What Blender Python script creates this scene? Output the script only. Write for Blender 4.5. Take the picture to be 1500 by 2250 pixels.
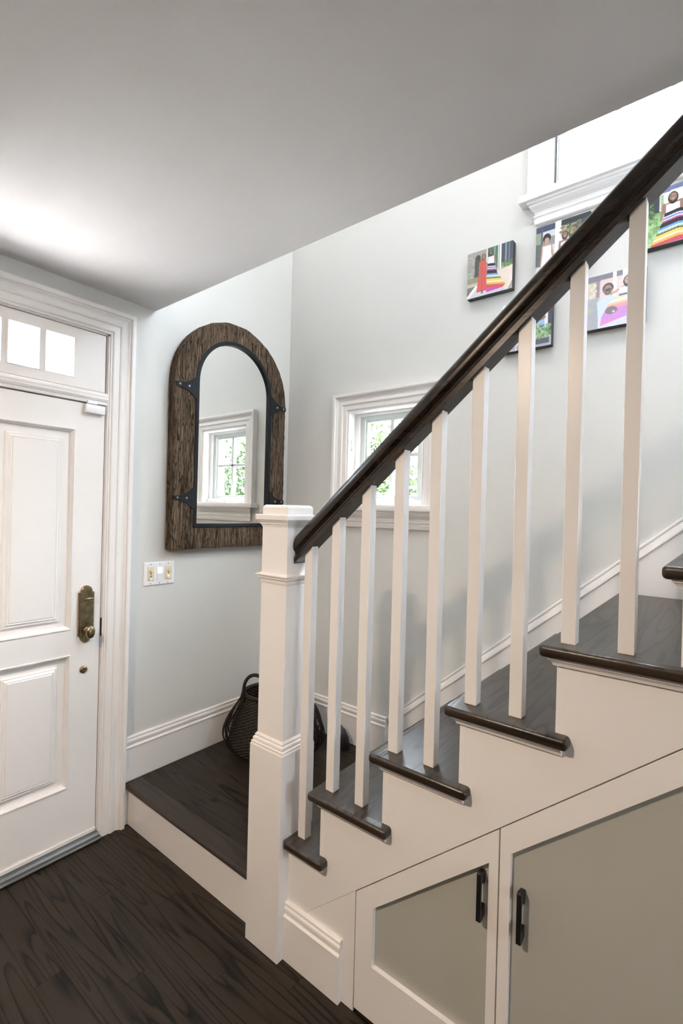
import bpy, bmesh, math, random
import numpy as np
from mathutils import Vector, Matrix
for o in list(bpy.data.objects): bpy.data.objects.remove(o)
SC = bpy.context.scene
COL = SC.collection
PI = math.pi
random.seed(4)

# ------------------------------------------------------------------ camera
CAM = Vector((2.1831, -2.1569, 1.4914))
yaw, pit, rol = math.radians(38.588), math.radians(-0.1487), math.radians(1.4791)
fwd = Vector((-math.sin(yaw)*math.cos(pit), math.cos(yaw)*math.cos(pit), math.sin(pit)))
rt = Vector((math.cos(yaw), math.sin(yaw), 0)); up = rt.cross(fwd)
r2 = rt*math.cos(rol)+up*math.sin(rol); u2 = -rt*math.sin(rol)+up*math.cos(rol)
cd = bpy.data.cameras.new('camera'); cam = bpy.data.objects.new('camera', cd); COL.objects.link(cam)
cam.matrix_world = Matrix(((r2.x,u2.x,-fwd.x,CAM.x),(r2.y,u2.y,-fwd.y,CAM.y),(r2.z,u2.z,-fwd.z,CAM.z),(0,0,0,1)))
cd.sensor_fit = 'HORIZONTAL'; cd.sensor_width = 24; cd.lens = 1064.7145/1500*24; cd.clip_start = .02
SC.camera = cam
# ------------------------------------------------------------------ view + world
SC.view_settings.view_transform = 'Standard'
try: SC.view_settings.look = 'None'
except Exception: pass
SC.view_settings.gamma = 1; SC.view_settings.use_curve_mapping = False
SC.view_settings.exposure = 3.6
W = bpy.data.worlds.new('sky'); SC.world = W; W.use_nodes = True
nt = W.node_tree; nt.nodes.clear()
out = nt.nodes.new('ShaderNodeOutputWorld'); bg = nt.nodes.new('ShaderNodeBackground')
tc = nt.nodes.new('ShaderNodeTexCoord'); sx = nt.nodes.new('ShaderNodeSeparateXYZ'); cr = nt.nodes.new('ShaderNodeValToRGB')
nt.links.new(tc.outputs['Generated'], sx.inputs[0]); nt.links.new(sx.outputs['Z'], cr.inputs[0])
cr.color_ramp.elements[0].position = 0.0; cr.color_ramp.elements[0].color = (.90, .95, 1.05, 1)
cr.color_ramp.elements[1].position = .9; cr.color_ramp.elements[1].color = (.84, .92, 1.05, 1)
nt.links.new(cr.outputs[0], bg.inputs[0]); bg.inputs[1].default_value = 3.0
nt.links.new(bg.outputs[0], out.inputs[0])

sl = bpy.data.lights.new('sun', 'SUN'); sl.energy = 44; sl.angle = .01; sl.color = (1, .98, .96)
so = bpy.data.objects.new('sun', sl); COL.objects.link(so); so.rotation_euler = (math.radians(42), 0, math.radians(-6))
def lamp(name, loc, size, energy, color, rot=(0,0,0)):
    l = bpy.data.lights.new(name, 'AREA'); l.shape = 'DISK'; l.size = size; l.energy = energy; l.color = color
    o = bpy.data.objects.new(name, l); COL.objects.link(o); o.location = loc; o.rotation_euler = rot
    return o
WARM = (1.0, .80, .61)
HALL_FILLS = [(1.25, -2.8, 4.2), (3.1, -3.2, 1.0)]  # warm fill added behind the camera for the stringer and newel fronts
for x, y, e in HALL_FILLS: lamp('hall_fill_light', (x, y, 2.40), .14, e, WARM)
UP_FILLS = [(1.2, -1.6), (3.0, -1.6)]  # unseen fill added upstairs to brighten the stairwell wall
for x, y in UP_FILLS: lamp('upstairs_fill_light', (x, y, 4.95), .3, 2.1, (1, .97, .93))

# ------------------------------------------------------------------ materials
def principled(name, col, rough=.5, metal=0, spec=.5, coat=0):
    m = bpy.data.materials.new(name); m.use_nodes = True
    b = m.node_tree.nodes['Principled BSDF']
    b.inputs['Base Color'].default_value = (*col, 1); b.inputs['Roughness'].default_value = rough
    b.inputs['Metallic'].default_value = metal; b.inputs['Specular IOR Level'].default_value = spec
    b.inputs['Coat Weight'].default_value = coat
    return m
def paint(name, col, rough, scale=90, bump=.02, var=.02, spec=.5):
    m = principled(name, col, rough, spec=spec); t = m.node_tree; b = t.nodes['Principled BSDF']
    tcn = t.nodes.new('ShaderNodeTexCoord'); n = t.nodes.new('ShaderNodeTexNoise'); n.inputs['Scale'].default_value = scale
    n.inputs['Detail'].default_value = 3
    t.links.new(tcn.outputs['Object'], n.inputs['Vector'])
    bp = t.nodes.new('ShaderNodeBump'); bp.inputs['Strength'].default_value = bump; bp.inputs['Distance'].default_value = .01
    t.links.new(n.outputs['Fac'], bp.inputs['Height']); t.links.new(bp.outputs[0], b.inputs['Normal'])
    n2 = t.nodes.new('ShaderNodeTexNoise'); n2.inputs['Scale'].default_value = 3; t.links.new(tcn.outputs['Object'], n2.inputs['Vector'])
    r = t.nodes.new('ShaderNodeValToRGB')
    r.color_ramp.elements[0].color = tuple(c*(1-var) for c in col)+(1,); r.color_ramp.elements[1].color = tuple(min(1, c*(1+var)) for c in col)+(1,)
    t.links.new(n2.outputs['Fac'], r.inputs[0]); t.links.new(r.outputs[0], b.inputs['Base Color'])
    return m
def wood(name, dark, light, along, rough=.32, scale=1.0, ring=9, cover=.5, spec=.5, bump=.12, rot=None, coat=0):
    """oak-like grain; `along` = axis index the grain runs along"""
    m = principled(name, dark, rough, spec=spec, coat=coat); t = m.node_tree; b = t.nodes['Principled BSDF']; L = t.links
    tcn = t.nodes.new('ShaderNodeTexCoord'); oi = t.nodes.new('ShaderNodeObjectInfo')
    rm = t.nodes.new('ShaderNodeVectorMath'); rm.operation = 'SCALE'; rm.inputs[0].default_value = (17.3, 9.1, 23.7)
    L.new(oi.outputs['Random'], rm.inputs['Scale'])
    ad = t.nodes.new('ShaderNodeVectorMath'); ad.operation = 'ADD'; L.new(tcn.outputs['Object'], ad.inputs[0]); L.new(rm.outputs[0], ad.inputs[1])
    def mp(s_al, s_ac):
        mpn = t.nodes.new('ShaderNodeMapping'); s = [s_ac*scale]*3; s[along] = s_al*scale
        mpn.inputs['Scale'].default_value = s; L.new(ad.outputs[0], mpn.inputs[0]); return mpn
    # cathedral figure: bands of a stretched, smooth noise field
    a = mp(1.0, 13.0); n = t.nodes.new('ShaderNodeTexNoise'); n.inputs['Scale'].default_value = 1.0; n.inputs['Detail'].default_value = 1.5
    n.inputs['Roughness'].default_value = .45
    L.new(a.outputs[0], n.inputs['Vector'])
    mu = t.nodes.new('ShaderNodeMath'); mu.operation = 'MULTIPLY'; mu.inputs[1].default_value = ring; L.new(n.outputs['Fac'], mu.inputs[0])
    fr = t.nodes.new('ShaderNodeMath'); fr.operation = 'FRACT'; L.new(mu.outputs[0], fr.inputs[0])
    rp = t.nodes.new('ShaderNodeValToRGB'); e = rp.color_ramp.elements
    e[0].position = 0; e[0].color = (0, 0, 0, 1); e[1].position = .28; e[1].color = (.85, .85, .85, 1)
    e2 = rp.color_ramp.elements.new(.90); e2.color = (1, 1, 1, 1); e3 = rp.color_ramp.elements.new(1); e3.color = (0, 0, 0, 1)
    L.new(fr.outputs[0], rp.inputs[0])
    # fine pores
    f = mp(5, 150); n3 = t.nodes.new('ShaderNodeTexNoise'); n3.inputs['Scale'].default_value = 1; n3.inputs['Detail'].default_value = 2
    L.new(f.outputs[0], n3.inputs['Vector'])
    mx = t.nodes.new('ShaderNodeMath'); mx.operation = 'MULTIPLY_ADD'; mx.inputs[1].default_value = 1-cover; L.new(n3.outputs['Fac'], mx.inputs[0])
    m2 = t.nodes.new('ShaderNodeMath'); m2.operation = 'MULTIPLY'; m2.inputs[1].default_value = cover; L.new(rp.outputs[0], m2.inputs[0]); L.new(m2.outputs[0], mx.inputs[2])
    # blotchy board-to-board tint
    n4 = t.nodes.new('ShaderNodeTexNoise'); n4.inputs['Scale'].default_value = 2.2; L.new(ad.outputs[0], n4.inputs['Vector'])
    m4 = t.nodes.new('ShaderNodeMath'); m4.operation = 'MULTIPLY_ADD'; m4.inputs[1].default_value = .5; m4.inputs[2].default_value = -.25; L.new(n4.outputs['Fac'], m4.inputs[0])
    m5 = t.nodes.new('ShaderNodeMath'); m5.operation = 'ADD'; m5.use_clamp = True; L.new(mx.outputs[0], m5.inputs[0]); L.new(m4.outputs[0], m5.inputs[1])
    mc = t.nodes.new('ShaderNodeValToRGB'); c = mc.color_ramp.elements; c[0].position = .15; c[0].color = (*dark, 1); c[1].position = .85; c[1].color = (*light, 1)
    L.new(m5.outputs[0], mc.inputs[0]); L.new(mc.outputs[0], b.inputs['Base Color'])
    bp = t.nodes.new('ShaderNodeBump'); bp.inputs['Strength'].default_value = bump; bp.inputs['Distance'].default_value = .004
    L.new(mx.outputs[0], bp.inputs['Height']); L.new(bp.outputs[0], b.inputs['Normal'])
    return m
def glass(name):
    m = bpy.data.materials.new(name); m.use_nodes = True; t = m.node_tree; t.nodes.clear()
    o = t.nodes.new('ShaderNodeOutputMaterial'); mix = t.nodes.new('ShaderNodeMixShader'); tr = t.nodes.new('ShaderNodeBsdfTransparent')
    gl = t.nodes.new('ShaderNodeBsdfGlossy'); gl.inputs['Roughness'].default_value = .01; f = t.nodes.new('ShaderNodeFresnel'); f.inputs[0].default_value = 1.4
    tr.inputs[0].default_value = (.97, .985, .98, 1)
    ge = t.nodes.new('ShaderNodeNewGeometry'); iv = t.nodes.new('ShaderNodeMath'); iv.operation = 'SUBTRACT'; iv.inputs[0].default_value = 1; t.links.new(ge.outputs['Backfacing'], iv.inputs[1])
    mf = t.nodes.new('ShaderNodeMath'); mf.operation = 'MULTIPLY'; t.links.new(f.outputs[0], mf.inputs[0]); t.links.new(iv.outputs[0], mf.inputs[1])
    t.links.new(mf.outputs[0], mix.inputs[0]); t.links.new(tr.outputs[0], mix.inputs[1]); t.links.new(gl.outputs[0], mix.inputs[2]); t.links.new(mix.outputs[0], o.inputs[0])
    return m
def emis(name, col, s):
    m = bpy.data.materials.new(name); m.use_nodes = True; b = m.node_tree.nodes['Principled BSDF']
    b.inputs['Base Color'].default_value = (*col, 1); b.inputs['Emission Color'].default_value = (*col, 1); b.inputs['Emission Strength'].default_value = s
    return m
def rustic():
    m = principled('weathered_timber', (.2, .14, .09), .85, spec=.2); t = m.node_tree; L = t.links; b = t.nodes['Principled BSDF']
    tcn = t.nodes.new('ShaderNodeTexCoord')
    def nz(sc, det, dist=0.0, rough=.6):
        mpn = t.nodes.new('ShaderNodeMapping'); mpn.inputs['Scale'].default_value = sc; L.new(tcn.outputs['Object'], mpn.inputs[0])
        n = t.nodes.new('ShaderNodeTexNoise'); n.inputs['Scale'].default_value = 1; n.inputs['Detail'].default_value = det; n.inputs['Roughness'].default_value = rough
        n.inputs['Distortion'].default_value = dist; L.new(mpn.outputs[0], n.inputs['Vector']); return n
    def ramp(src, stops):
        r = t.nodes.new('ShaderNodeValToRGB'); e = r.color_ramp.elements; e[0].position, e[0].color = stops[0][0], (*stops[0][1], 1); e[1].position, e[1].color = stops[-1][0], (*stops[-1][1], 1)
        for p, c in stops[1:-1]: q = e.new(p); q.color = (*c, 1)
        L.new(src, r.inputs[0]); return r
    def math_(op, a, b_=None, v=None):
        n = t.nodes.new('ShaderNodeMath'); n.operation = op; L.new(a, n.inputs[0])
        if b_ is not None: L.new(b_, n.inputs[1])
        elif v is not None: n.inputs[1].default_value = v
        return n
    fis = []
    for sc, w in (((34, 38, 3.0), .030), ((80, 86, 7.5), .040)):
        n = nz(sc, 2.5, .7, .55); a = math_('ABSOLUTE', math_('SUBTRACT', n.outputs['Fac'], v=.5).outputs[0])
        fis.append(ramp(a.outputs[0], [(0, (0, 0, 0)), (w, (1, 1, 1))]))
    f = math_('MULTIPLY', fis[0].outputs[0], fis[1].outputs[0])
    fine = nz((150, 150, 9), 3, .2); tint = nz((11, 11, 2.2), 2)
    base = ramp(fine.outputs['Fac'], [(.3, (.085, .058, .040)), (.5, (.165, .120, .085)), (.68, (.27, .205, .14))])
    tr_ = ramp(tint.outputs['Fac'], [(.3, (.55, .50, .47)), (.7, (1, .96, .88))])
    m1 = t.nodes.new('ShaderNodeMixRGB'); m1.blend_type = 'MULTIPLY'; m1.inputs[0].default_value = .8; L.new(base.outputs[0], m1.inputs[1]); L.new(tr_.outputs[0], m1.inputs[2])
    m2 = t.nodes.new('ShaderNodeMixRGB'); L.new(f.outputs[0], m2.inputs[0]); m2.inputs[1].default_value = (.012, .009, .007, 1); L.new(m1.outputs[0], m2.inputs[2]); L.new(m2.outputs[0], b.inputs['Base Color'])
    hh = math_('MULTIPLY_ADD', fine.outputs['Fac'], v=.35); L.new(f.outputs[0], hh.inputs[2])
    bp = t.nodes.new('ShaderNodeBump'); bp.inputs['Strength'].default_value = .7; bp.inputs['Distance'].default_value = .006
    L.new(hh.outputs[0], bp.inputs['Height']); L.new(bp.outputs[0], b.inputs['Normal'])
    return m
def brass():
    m = principled('aged_brass', (.25, .2, .12), .33, metal=1); t = m.node_tree; L = t.links; b = t.nodes['Principled BSDF']
    tcn = t.nodes.new('ShaderNodeTexCoord'); n = t.nodes.new('ShaderNodeTexNoise'); n.inputs['Scale'].default_value = 45; n.inputs['Detail'].default_value = 5
    L.new(tcn.outputs['Object'], n.inputs['Vector']); r = t.nodes.new('ShaderNodeValToRGB')
    r.color_ramp.elements[0].position = .3; r.color_ramp.elements[0].color = (.17, .13, .08, 1); r.color_ramp.elements[1].position = .75; r.color_ramp.elements[1].color = (.40, .33, .20, 1)
    L.new(n.outputs['Fac'], r.inputs[0]); L.new(r.outputs[0], b.inputs['Base Color'])
    return m
M = dict(
    wall=paint('wall_paint_grey', (.69, .687, .665), .55, 160, .03), ceil=paint('ceiling_paint', (.72, .69, .685), .8, 120, .02),
    trim=paint('trim_paint_white', (.84, .815, .80), .32, 60, .012, .008), panel=paint('grey_panel_paint', (.45, .45, .41), .38, 60, .01, .01),
    floor=wood('dark_oak_floor', (.004, .0035, .003), (.034, .026, .019), 0, .40, ring=9, spec=.22, cover=.62),
    tread=wood('dark_oak_tread', (.007, .006, .005), (.052, .043, .035), 1, .34, ring=10, spec=.7, cover=.6),
    nose=wood('dark_oak_nosing', (.006, .0045, .004), (.036, .023, .015), 0, .33, ring=7),
    rail=wood('dark_oak_rail', (.005, .004, .0035), (.026, .017, .012), 0, .27, ring=6, spec=.5, bump=.06),
    glass=glass('window_glass'), sash=paint('sash_paint', (.68, .73, .71), .35, 60, .01, .01),
    black=principled('black_steel', (.007, .009, .014), .5, spec=.3), mirror=principled('mirror_silver', (.93, .95, .94), .0, metal=1),
    rustic=rustic(), brass=brass(), bolt=principled('bolt_steel', (.35, .33, .31), .4, metal=1),
    bronze=principled('oil_rubbed_bronze', (.010, .010, .013), .42, metal=.3), copper=principled('rubbed_copper_edge', (.22, .08, .04), .4, metal=1),
    plastic=principled('white_plastic', (.86, .86, .88), .35), almond=principled('almond_plastic', (.78, .68, .47), .4), grey=principled('grey_slot', (.05, .04, .03), .5),
    screen=emis('lit_display', (.80, .92, 1.0), .16), pilot=emis('pilot_light', (1, .55, .2), .3),
    wicker=principled('black_wicker', (.022, .016, .013), .55, spec=.4), metal=principled('threshold_aluminium', (.13, .125, .12), .36, metal=1),
    leather=principled('black_leather', (.01, .01, .012), .35), dark=principled('dark_gap', (.01, .01, .01), .9),
    edge=principled('black_picture_edge', (.008, .010, .018), .4), ground=paint('pale_bounce', (.78, .77, .77), .9, 3, .1, .1),
    driveway=paint('driveway_asphalt', (.17, .17, .17), .95, 8, .1, .1), leaf=principled('leaf_green', (.045, .075, .022), .6), bark=principled('bark', (.03, .022, .018), .9), ext=principled('outside_wall', (.6, .58, .55), .9),
    lampg=emis('fill_lamp_glow', (1, .85, .65), .8))

# ------------------------------------------------------------------ mesh helpers
class MB:
    def __init__(s): s.v = []; s.f = []; s.sm = []
    def add(s, vs, fs, smooth=False):
        b = len(s.v); s.v += [tuple(v) for v in vs]; s.f += [tuple(b+i for i in f) for f in fs]; s.sm += [smooth]*len(fs); return s
    def box(s, x0, x1, y0, y1, z0, z1):
        if x0 > x1: x0, x1 = x1, x0
        if y0 > y1: y0, y1 = y1, y0
        if z0 > z1: z0, z1 = z1, z0
        return s.add([(x0,y0,z0),(x1,y0,z0),(x1,y1,z0),(x0,y1,z0),(x0,y0,z1),(x1,y0,z1),(x1,y1,z1),(x0,y1,z1)],
                     [(0,3,2,1),(4,5,6,7),(0,1,5,4),(1,2,6,5),(2,3,7,6),(3,0,4,7)])
    def prism(s, pts, axis, a, b):
        """polygon pts in the two other axes (ascending order), extruded a..b along axis"""
        n = len(pts)
        def P(p, h):
            q = [p[0], p[1]]; q.insert(axis, h); return tuple(q)
        vs = [P(p, a) for p in pts]+[P(p, b) for p in pts]
        return s.add(vs, [tuple(range(n)), tuple(range(2*n-1, n-1, -1))]+[(i, i+n, (i+1) % n+n, (i+1) % n) for i in range(n)])
    def sweep(s, path, prof, mapf, closed=False, smooth=False, caps=True):
        """path: 2-D points; prof: (u,d), u = offset to the right-hand normal side, d = out of plane; mapf(a,b,d)->xyz"""
        n = len(path); rings = []
        for i in range(n):
            p = Vector(path[i])
            t0 = (p-Vector(path[i-1])).normalized() if (i > 0 or closed) else None
            t1 = (Vector(path[(i+1) % n])-p).normalized() if (i < n-1 or closed) else None
            if t0 is None: t0 = t1
            if t1 is None: t1 = t0
            n0 = Vector((t0.y, -t0.x)); n1 = Vector((t1.y, -t1.x)); mm = (n0+n1)
            mm = mm/ max(1e-6, mm.dot(n0)) if mm.length > 1e-6 else n0
            rings.append([mapf(p.x+mm.x*u, p.y+mm.y*u, d) for u, d in prof])
        k = len(prof); vs = [v for r_ in rings for v in r_]; fs = []
        for i in range(n if closed else n-1):
            j = (i+1) % n
            for q in range(k):
                q2 = (q+1) % k; fs.append((i*k+q, j*k+q, j*k+q2, i*k+q2))
        if not closed and caps: fs += [tuple(range(k-1, -1, -1)), tuple((n-1)*k+q for q in range(k))]
        return s.add(vs, fs, smooth)
    def tube(s, pts, r, seg=8, smooth=True, caps=True):
        pts = [Vector(p) for p in pts]; n = len(pts); vs = []; prev = None
        rr = r if isinstance(r, (list, tuple)) else [r]*n
        for i, p in enumerate(pts):
            t = (pts[min(i+1, n-1)]-pts[max(i-1, 0)]).normalized()
            if prev is None: a = t.orthogonal().normalized()
            else: a = (prev-t*prev.dot(t)).normalized()
            prev = a; b = t.cross(a)
            for k in range(seg):
                an = 2*PI*k/seg; vs.append(p+(a*math.cos(an)+b*math.sin(an))*rr[i])
        fs = [(i*seg+k, i*seg+(k+1) % seg, (i+1)*seg+(k+1) % seg, (i+1)*seg+k) for i in range(n-1) for k in range(seg)]
        if caps: fs += [tuple(range(seg-1, -1, -1)), tuple((n-1)*seg+k for k in range(seg))]
        return s.add(vs, fs, smooth)
    def ball(s, c, r, seg=20, rings=12):
        c = Vector(c); r = Vector(r) if not isinstance(r, (int, float)) else Vector((r, r, r)); vs = [c+Vector((0, 0, r.z))]
        for i in range(1, rings):
            ph = PI*i/rings
            for k in range(seg):
                th = 2*PI*k/seg; vs.append(c+Vector((r.x*math.sin(ph)*math.cos(th), r.y*math.sin(ph)*math.sin(th), r.z*math.cos(ph))))
        vs.append(c-Vector((0, 0, r.z))); fs = [(0, 1+k, 1+(k+1) % seg) for k in range(seg)]
        for i in range(rings-2):
            for k in range(seg): a = 1+i*seg+k; b = 1+i*seg+(k+1) % seg; fs.append((a, a+seg, b+seg, b))
        l = len(vs)-1; o = 1+(rings-2)*seg; fs += [(l, o+(k+1) % seg, o+k) for k in range(seg)]
        return s.add(vs, fs, True)
    def lathe_x(s, y, z, prof, seg=24):
        """prof: (x, r) revolved about the X axis line through (y,z)"""
        vs = [(x, y+r*math.cos(2*PI*k/seg), z+r*math.sin(2*PI*k/seg)) for x, r in prof for k in range(seg)]
        fs = [(i*seg+k, i*seg+(k+1) % seg, (i+1)*seg+(k+1) % seg, (i+1)*seg+k) for i in range(len(prof)-1) for k in range(seg)]
        return s.add(vs, fs, True)
    def rects(s, lst, mapf):
        """loft of nested rectangles [(a0,a1,b0,b1,d)...], last one capped"""
        b0 = len(s.v); vs = []; fs = []
        for a0, a1, c0, c1, d in lst: vs += [mapf(a0, c0, d), mapf(a1, c0, d), mapf(a1, c1, d), mapf(a0, c1, d)]
        for i in range(len(lst)-1):
            for k in range(4): fs.append((i*4+k, i*4+(k+1) % 4, (i+1)*4+(k+1) % 4, (i+1)*4+k))
        n = (len(lst)-1)*4; fs.append((n, n+1, n+2, n+3))
        return s.add(vs, fs)
    def build(s, name, mat, parent=None, bevel=0, seg=2, label=None, cat=None, group=None, kind=None, origin=None, angle=40):
        if origin is None and parent is None and kind != 'structure':
            a = np.array(s.v); origin = (float((a[:,0].min()+a[:,0].max())/2), float((a[:,1].min()+a[:,1].max())/2), float(a[:,2].min()))
        wl = Vector((0, 0, 0))
        if parent is not None:
            q = parent
            while q is not None: wl = wl+q.location; q = q.parent
        if origin is None: origin = wl
        org = Vector(origin)
        me = bpy.data.meshes.new(name); me.from_pydata([tuple(Vector(v)-org) for v in s.v], [], s.f)
        bm = bmesh.new(); bm.from_mesh(me); bmesh.ops.recalc_face_normals(bm, faces=bm.faces)
        if bevel:
            ed = [e for e in bm.edges if len(e.link_faces) == 2 and e.calc_face_angle(0) > math.radians(angle)]
            bmesh.ops.bevel(bm, geom=ed, offset=bevel, segments=seg, profile=.5, affect='EDGES', clamp_overlap=True)
        sm_default = any(s.sm)
        bm.to_mesh(me); bm.free()
        if sm_default or bevel:
            me.polygons.foreach_set('use_smooth', [True]*len(me.polygons))
            me.set_sharp_from_angle(angle=math.radians(35))
        me.materials.append(mat)
        o = bpy.data.objects.new(name, me); COL.objects.link(o)
        o.location = org-wl; o.parent = parent
        tag(o, label, cat, group, kind)
        return o
def tag(o, label=None, cat=None, group=None, kind=None):
    if label: o['label'] = label
    if cat: o['category'] = cat
    if group: o['group'] = group
    if kind: o['kind'] = kind
    return o
def empty(name, loc, label=None, cat=None, group=None, kind=None, parent=None):
    o = bpy.data.objects.new(name, None); COL.objects.link(o); o.location = loc; o.empty_display_size = .1
    if parent is not None: o.parent = parent
    return tag(o, label, cat, group, kind)
def B(*a): return MB().box(*a)
mapA = lambda a, b, d: (d, a, b)          # wall A (x = 0): a = y, b = z, d = out into the room
mapB = lambda a, b, d: (a, -d, b)         # wall B (y = 0): a = x, b = z, d = out towards -y

H = 2.433; YC = -.8985; YW = .018; TOP = 5.0
h = .2; r = .2302; A2 = 1.1616; TH = .027; OV = .034; WS = .985; WN = 1.017
NX = lambda k: A2+(k-2)*r
TZ = lambda k: (k+1)*h
# door in wall A
DY1, DY0, DTOP = -1.128, -2.043, 1.930
TR0, TR1 = 1.989, 2.244

# ------------------------------------------------------------------ structure
def wall_with_holes(name, axis, lo, hi, a0, a1, z0, z1, holes, mat):
    m = MB(); A = sorted({a0, a1, *[q for h_ in holes for q in h_[:2]]}); Z = sorted({z0, z1, *[q for h_ in holes for q in h_[2:]]})
    for i in range(len(A)-1):
        zs = None
        for j in range(len(Z)-1):
            ca, cz = (A[i]+A[i+1])/2, (Z[j]+Z[j+1])/2
            if any(h_[0] < ca < h_[1] and h_[2] < cz < h_[3] for h_ in holes): continue
            if axis == 0: m.box(lo, hi, A[i], A[i+1], Z[j], Z[j+1])
            else: m.box(A[i], A[i+1], lo, hi, Z[j], Z[j+1])
    o = m.build(name, mat, kind='structure')
    bm = bmesh.new(); bm.from_mesh(o.data); bmesh.ops.remove_doubles(bm, verts=bm.verts, dist=1e-5)
    # drop interior faces shared by neighbouring boxes
    seen = {}
    for f in bm.faces: seen.setdefault(tuple(sorted(v.index for v in f.verts)), []).append(f)
    bmesh.ops.delete(bm, geom=[f for g in seen.values() if len(g) > 1 for f in g], context='FACES')
    bm.to_mesh(o.data); bm.free()
    return o
XR = 5.0; YB_ = -7.5
wall_with_holes('wall_left', 0, -.16, 0, YB_, YW, -.05, TOP, [(DY0-.012, DY1+.012, 0, TR1+.012)], M['wall'])
W1 = (.497, .967, 1.528, 2.046)            # small window opening
W2 = (1.572, 3.507, 2.880, 4.60)           # tall stairwell window opening
wall_with_holes('wall_back', 1, YW, .20, -.16, XR+.16, -.05, TOP, [W1, W2], M['wall'])
W3 = (1.6, 4.0, .7, 2.2)
wall_with_holes('wall_front', 1, YB_-.12, YB_, -.16, XR+.16, -.05, TOP, [], M['wall'])
W4 = (-1.58, -1.08, .9, 2.0)                # hall window in the right wall, out of view
W5 = (-.80, -.10, 3.5, 4.5)               # unseen upstairs opening, added to throw side light on the left wall
wall_with_holes('wall_right', 0, XR, XR+.16, YB_, YW, -.05, TOP, [W4, W5], M['wall'])
B(0, XR, YB_, YC, H, 2.76).build('ceiling', M['ceil'], kind='structure')
B(-.16, XR+.12, YB_-.12, .2, TOP, TOP+.1).build('ceiling_upper', M['ceil'], kind='structure')
# wall closing the stair above the point where the rail dies into the soffit
NP = 13
ln = lambda x: 1.149+.869*(x-1.648)
sm_ = lambda x: .362+.869*(x-1.341)
MB().prism([(2.347, sm_(2.347)), (3.78, sm_(3.78)), (3.78, H), (2.347, H)], 1, -.985, -.8985).build('wall_stair', M['wall'], kind='structure')
B(3.78, XR, YC+.001, YW-.001, 2.56, 2.76).build('floor_upper', M['floor'], kind='structure')
# entry floor: slab + individual oak planks
fl = B(-.16, XR, YB_, .0, -.05, -.010).build('floor', M['floor'], kind='structure')
B(1.05, XR, -.97, YW, -.010, 0).build('subfloor', M['dark'], parent=fl)
plank_cache = {}
def plank(parent, x0, x1, y0, y1, ztop, t=.011, name='plank'):
    key = (round(x1-x0, 3), round(y1-y0, 3), t)
    g = .0003
    if key not in plank_cache:
        a, b = key[0]/2-g, key[1]/2-g; m = MB()
        m.rects([(-a, a, -b, b, -t), (-a, a, -b, b, -.0006), (-a+.0006, a-.0006, -b+.0006, b-.0006, 0)], lambda p, q, d: (p, q, d))
        me = bpy.data.meshes.new('plank'); me.from_pydata(m.v, [], m.f); me.materials.append(M['floor'])
        bm = bmesh.new(); bm.from_mesh(me); bmesh.ops.recalc_face_normals(bm, faces=bm.faces); 
        for f in bm.faces:
            if f.normal.z < -.5: f.normal_flip()
        bm.to_mesh(me); bm.free(); plank_cache[key] = me
    o = bpy.data.objects.new(name, plank_cache[key]); COL.objects.link(o)
    wl = Vector((0, 0, 0)); q = parent
    while q is not None: wl = wl+q.location; q = q.parent
    o.location = Vector(((x0+x1)/2, (y0+y1)/2, ztop))-wl; o.parent = parent
    return o
PW = .083
y = -.981; row = 0
while y > -2.75:
    x = .001; L0 = [1.15, .55, .95, .35, .75][row % 5]
    while x < 2.6:
        x1 = min(x+(L0 if x < .01 else [1.3, 1.05, 1.2][row % 3]), 2.7)
        plank(fl, x, x1, y-PW, y, 0); x = x1
    y -= PW; row += 1
B(.001, XR, YB_, y, -.010, 0).build('far_boards', M['floor'], parent=fl)
B(2.7, XR, y, -.981, -.010, 0).build('far_boards', M['floor'], parent=fl)

# profiles
CW = .105
CAS = [(0, 0), (0, .011), (.003, .014), (.007, .014), (.009, .011), (.012, .016), (.016, .018), (.040, .018), (.042, .022), (.047, .0245), (.058, .022), (.066, .0195), (.074, .021), (.081, .027), (.085, .027), (.087, .036), (.0915, .038), (CW, .038), (CW, 0)]
BASE = [(0, 0), (.017, 0), (.017, .150), (.020, .153), (.020, .158), (.013, .163), (.0135, .170), (.0165, .178), (.0155, .186), (.010, .190), (.010, .193), (.013, .196), (.012, .202), (.008, .205), (0, .205)]
def baseboard(m, p0, p1, z0, mode, d0=0.0):
    """mode 'A': along y on wall A, 'B': along x on wall B, face offsets from the wall"""
    for (u0, u1) in [(p0, p1)]:
        vs = []; n = len(BASE)
        for q in (u0, u1):
            for d, z in BASE:
                vs.append((d+d0, q, z0+z) if mode == 'A' else (q, YW-d-d0, z0+z))
        m.add(vs, [tuple(range(n)), tuple(range(2*n-1, n-1, -1))]+[(i, i+n, (i+1) % n+n, (i+1) % n) for i in range(n)])
    return m
baseboard(MB(), -1.0205, YW, h, 'A').build('baseboard_left', M['trim'], kind='structure')
bbk = baseboard(MB(), .0, .795, h, 'B', .004)
bbk.build('baseboard_back', M['trim'], kind='structure')
B(0, .016, -1.0205, -.975, 0, .20).build('trim_1', M['trim'], kind='structure')

# ------------------------------------------------------------------ door_1 : front door, transom, casing
door = empty('door_1', (0, (DY0+DY1)/2, 0), kind='structure', label='white panelled front door with a row of small transom panes above, at the left edge')
cas = MB().sweep([(DY1+.010, 0), (DY1+.010, TR1+.008), (DY0-.010, TR1+.008), (DY0-.010, 0)], [(u-.0, d) for u, d in CAS], mapA).build('casing', M['trim'], door)
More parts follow.
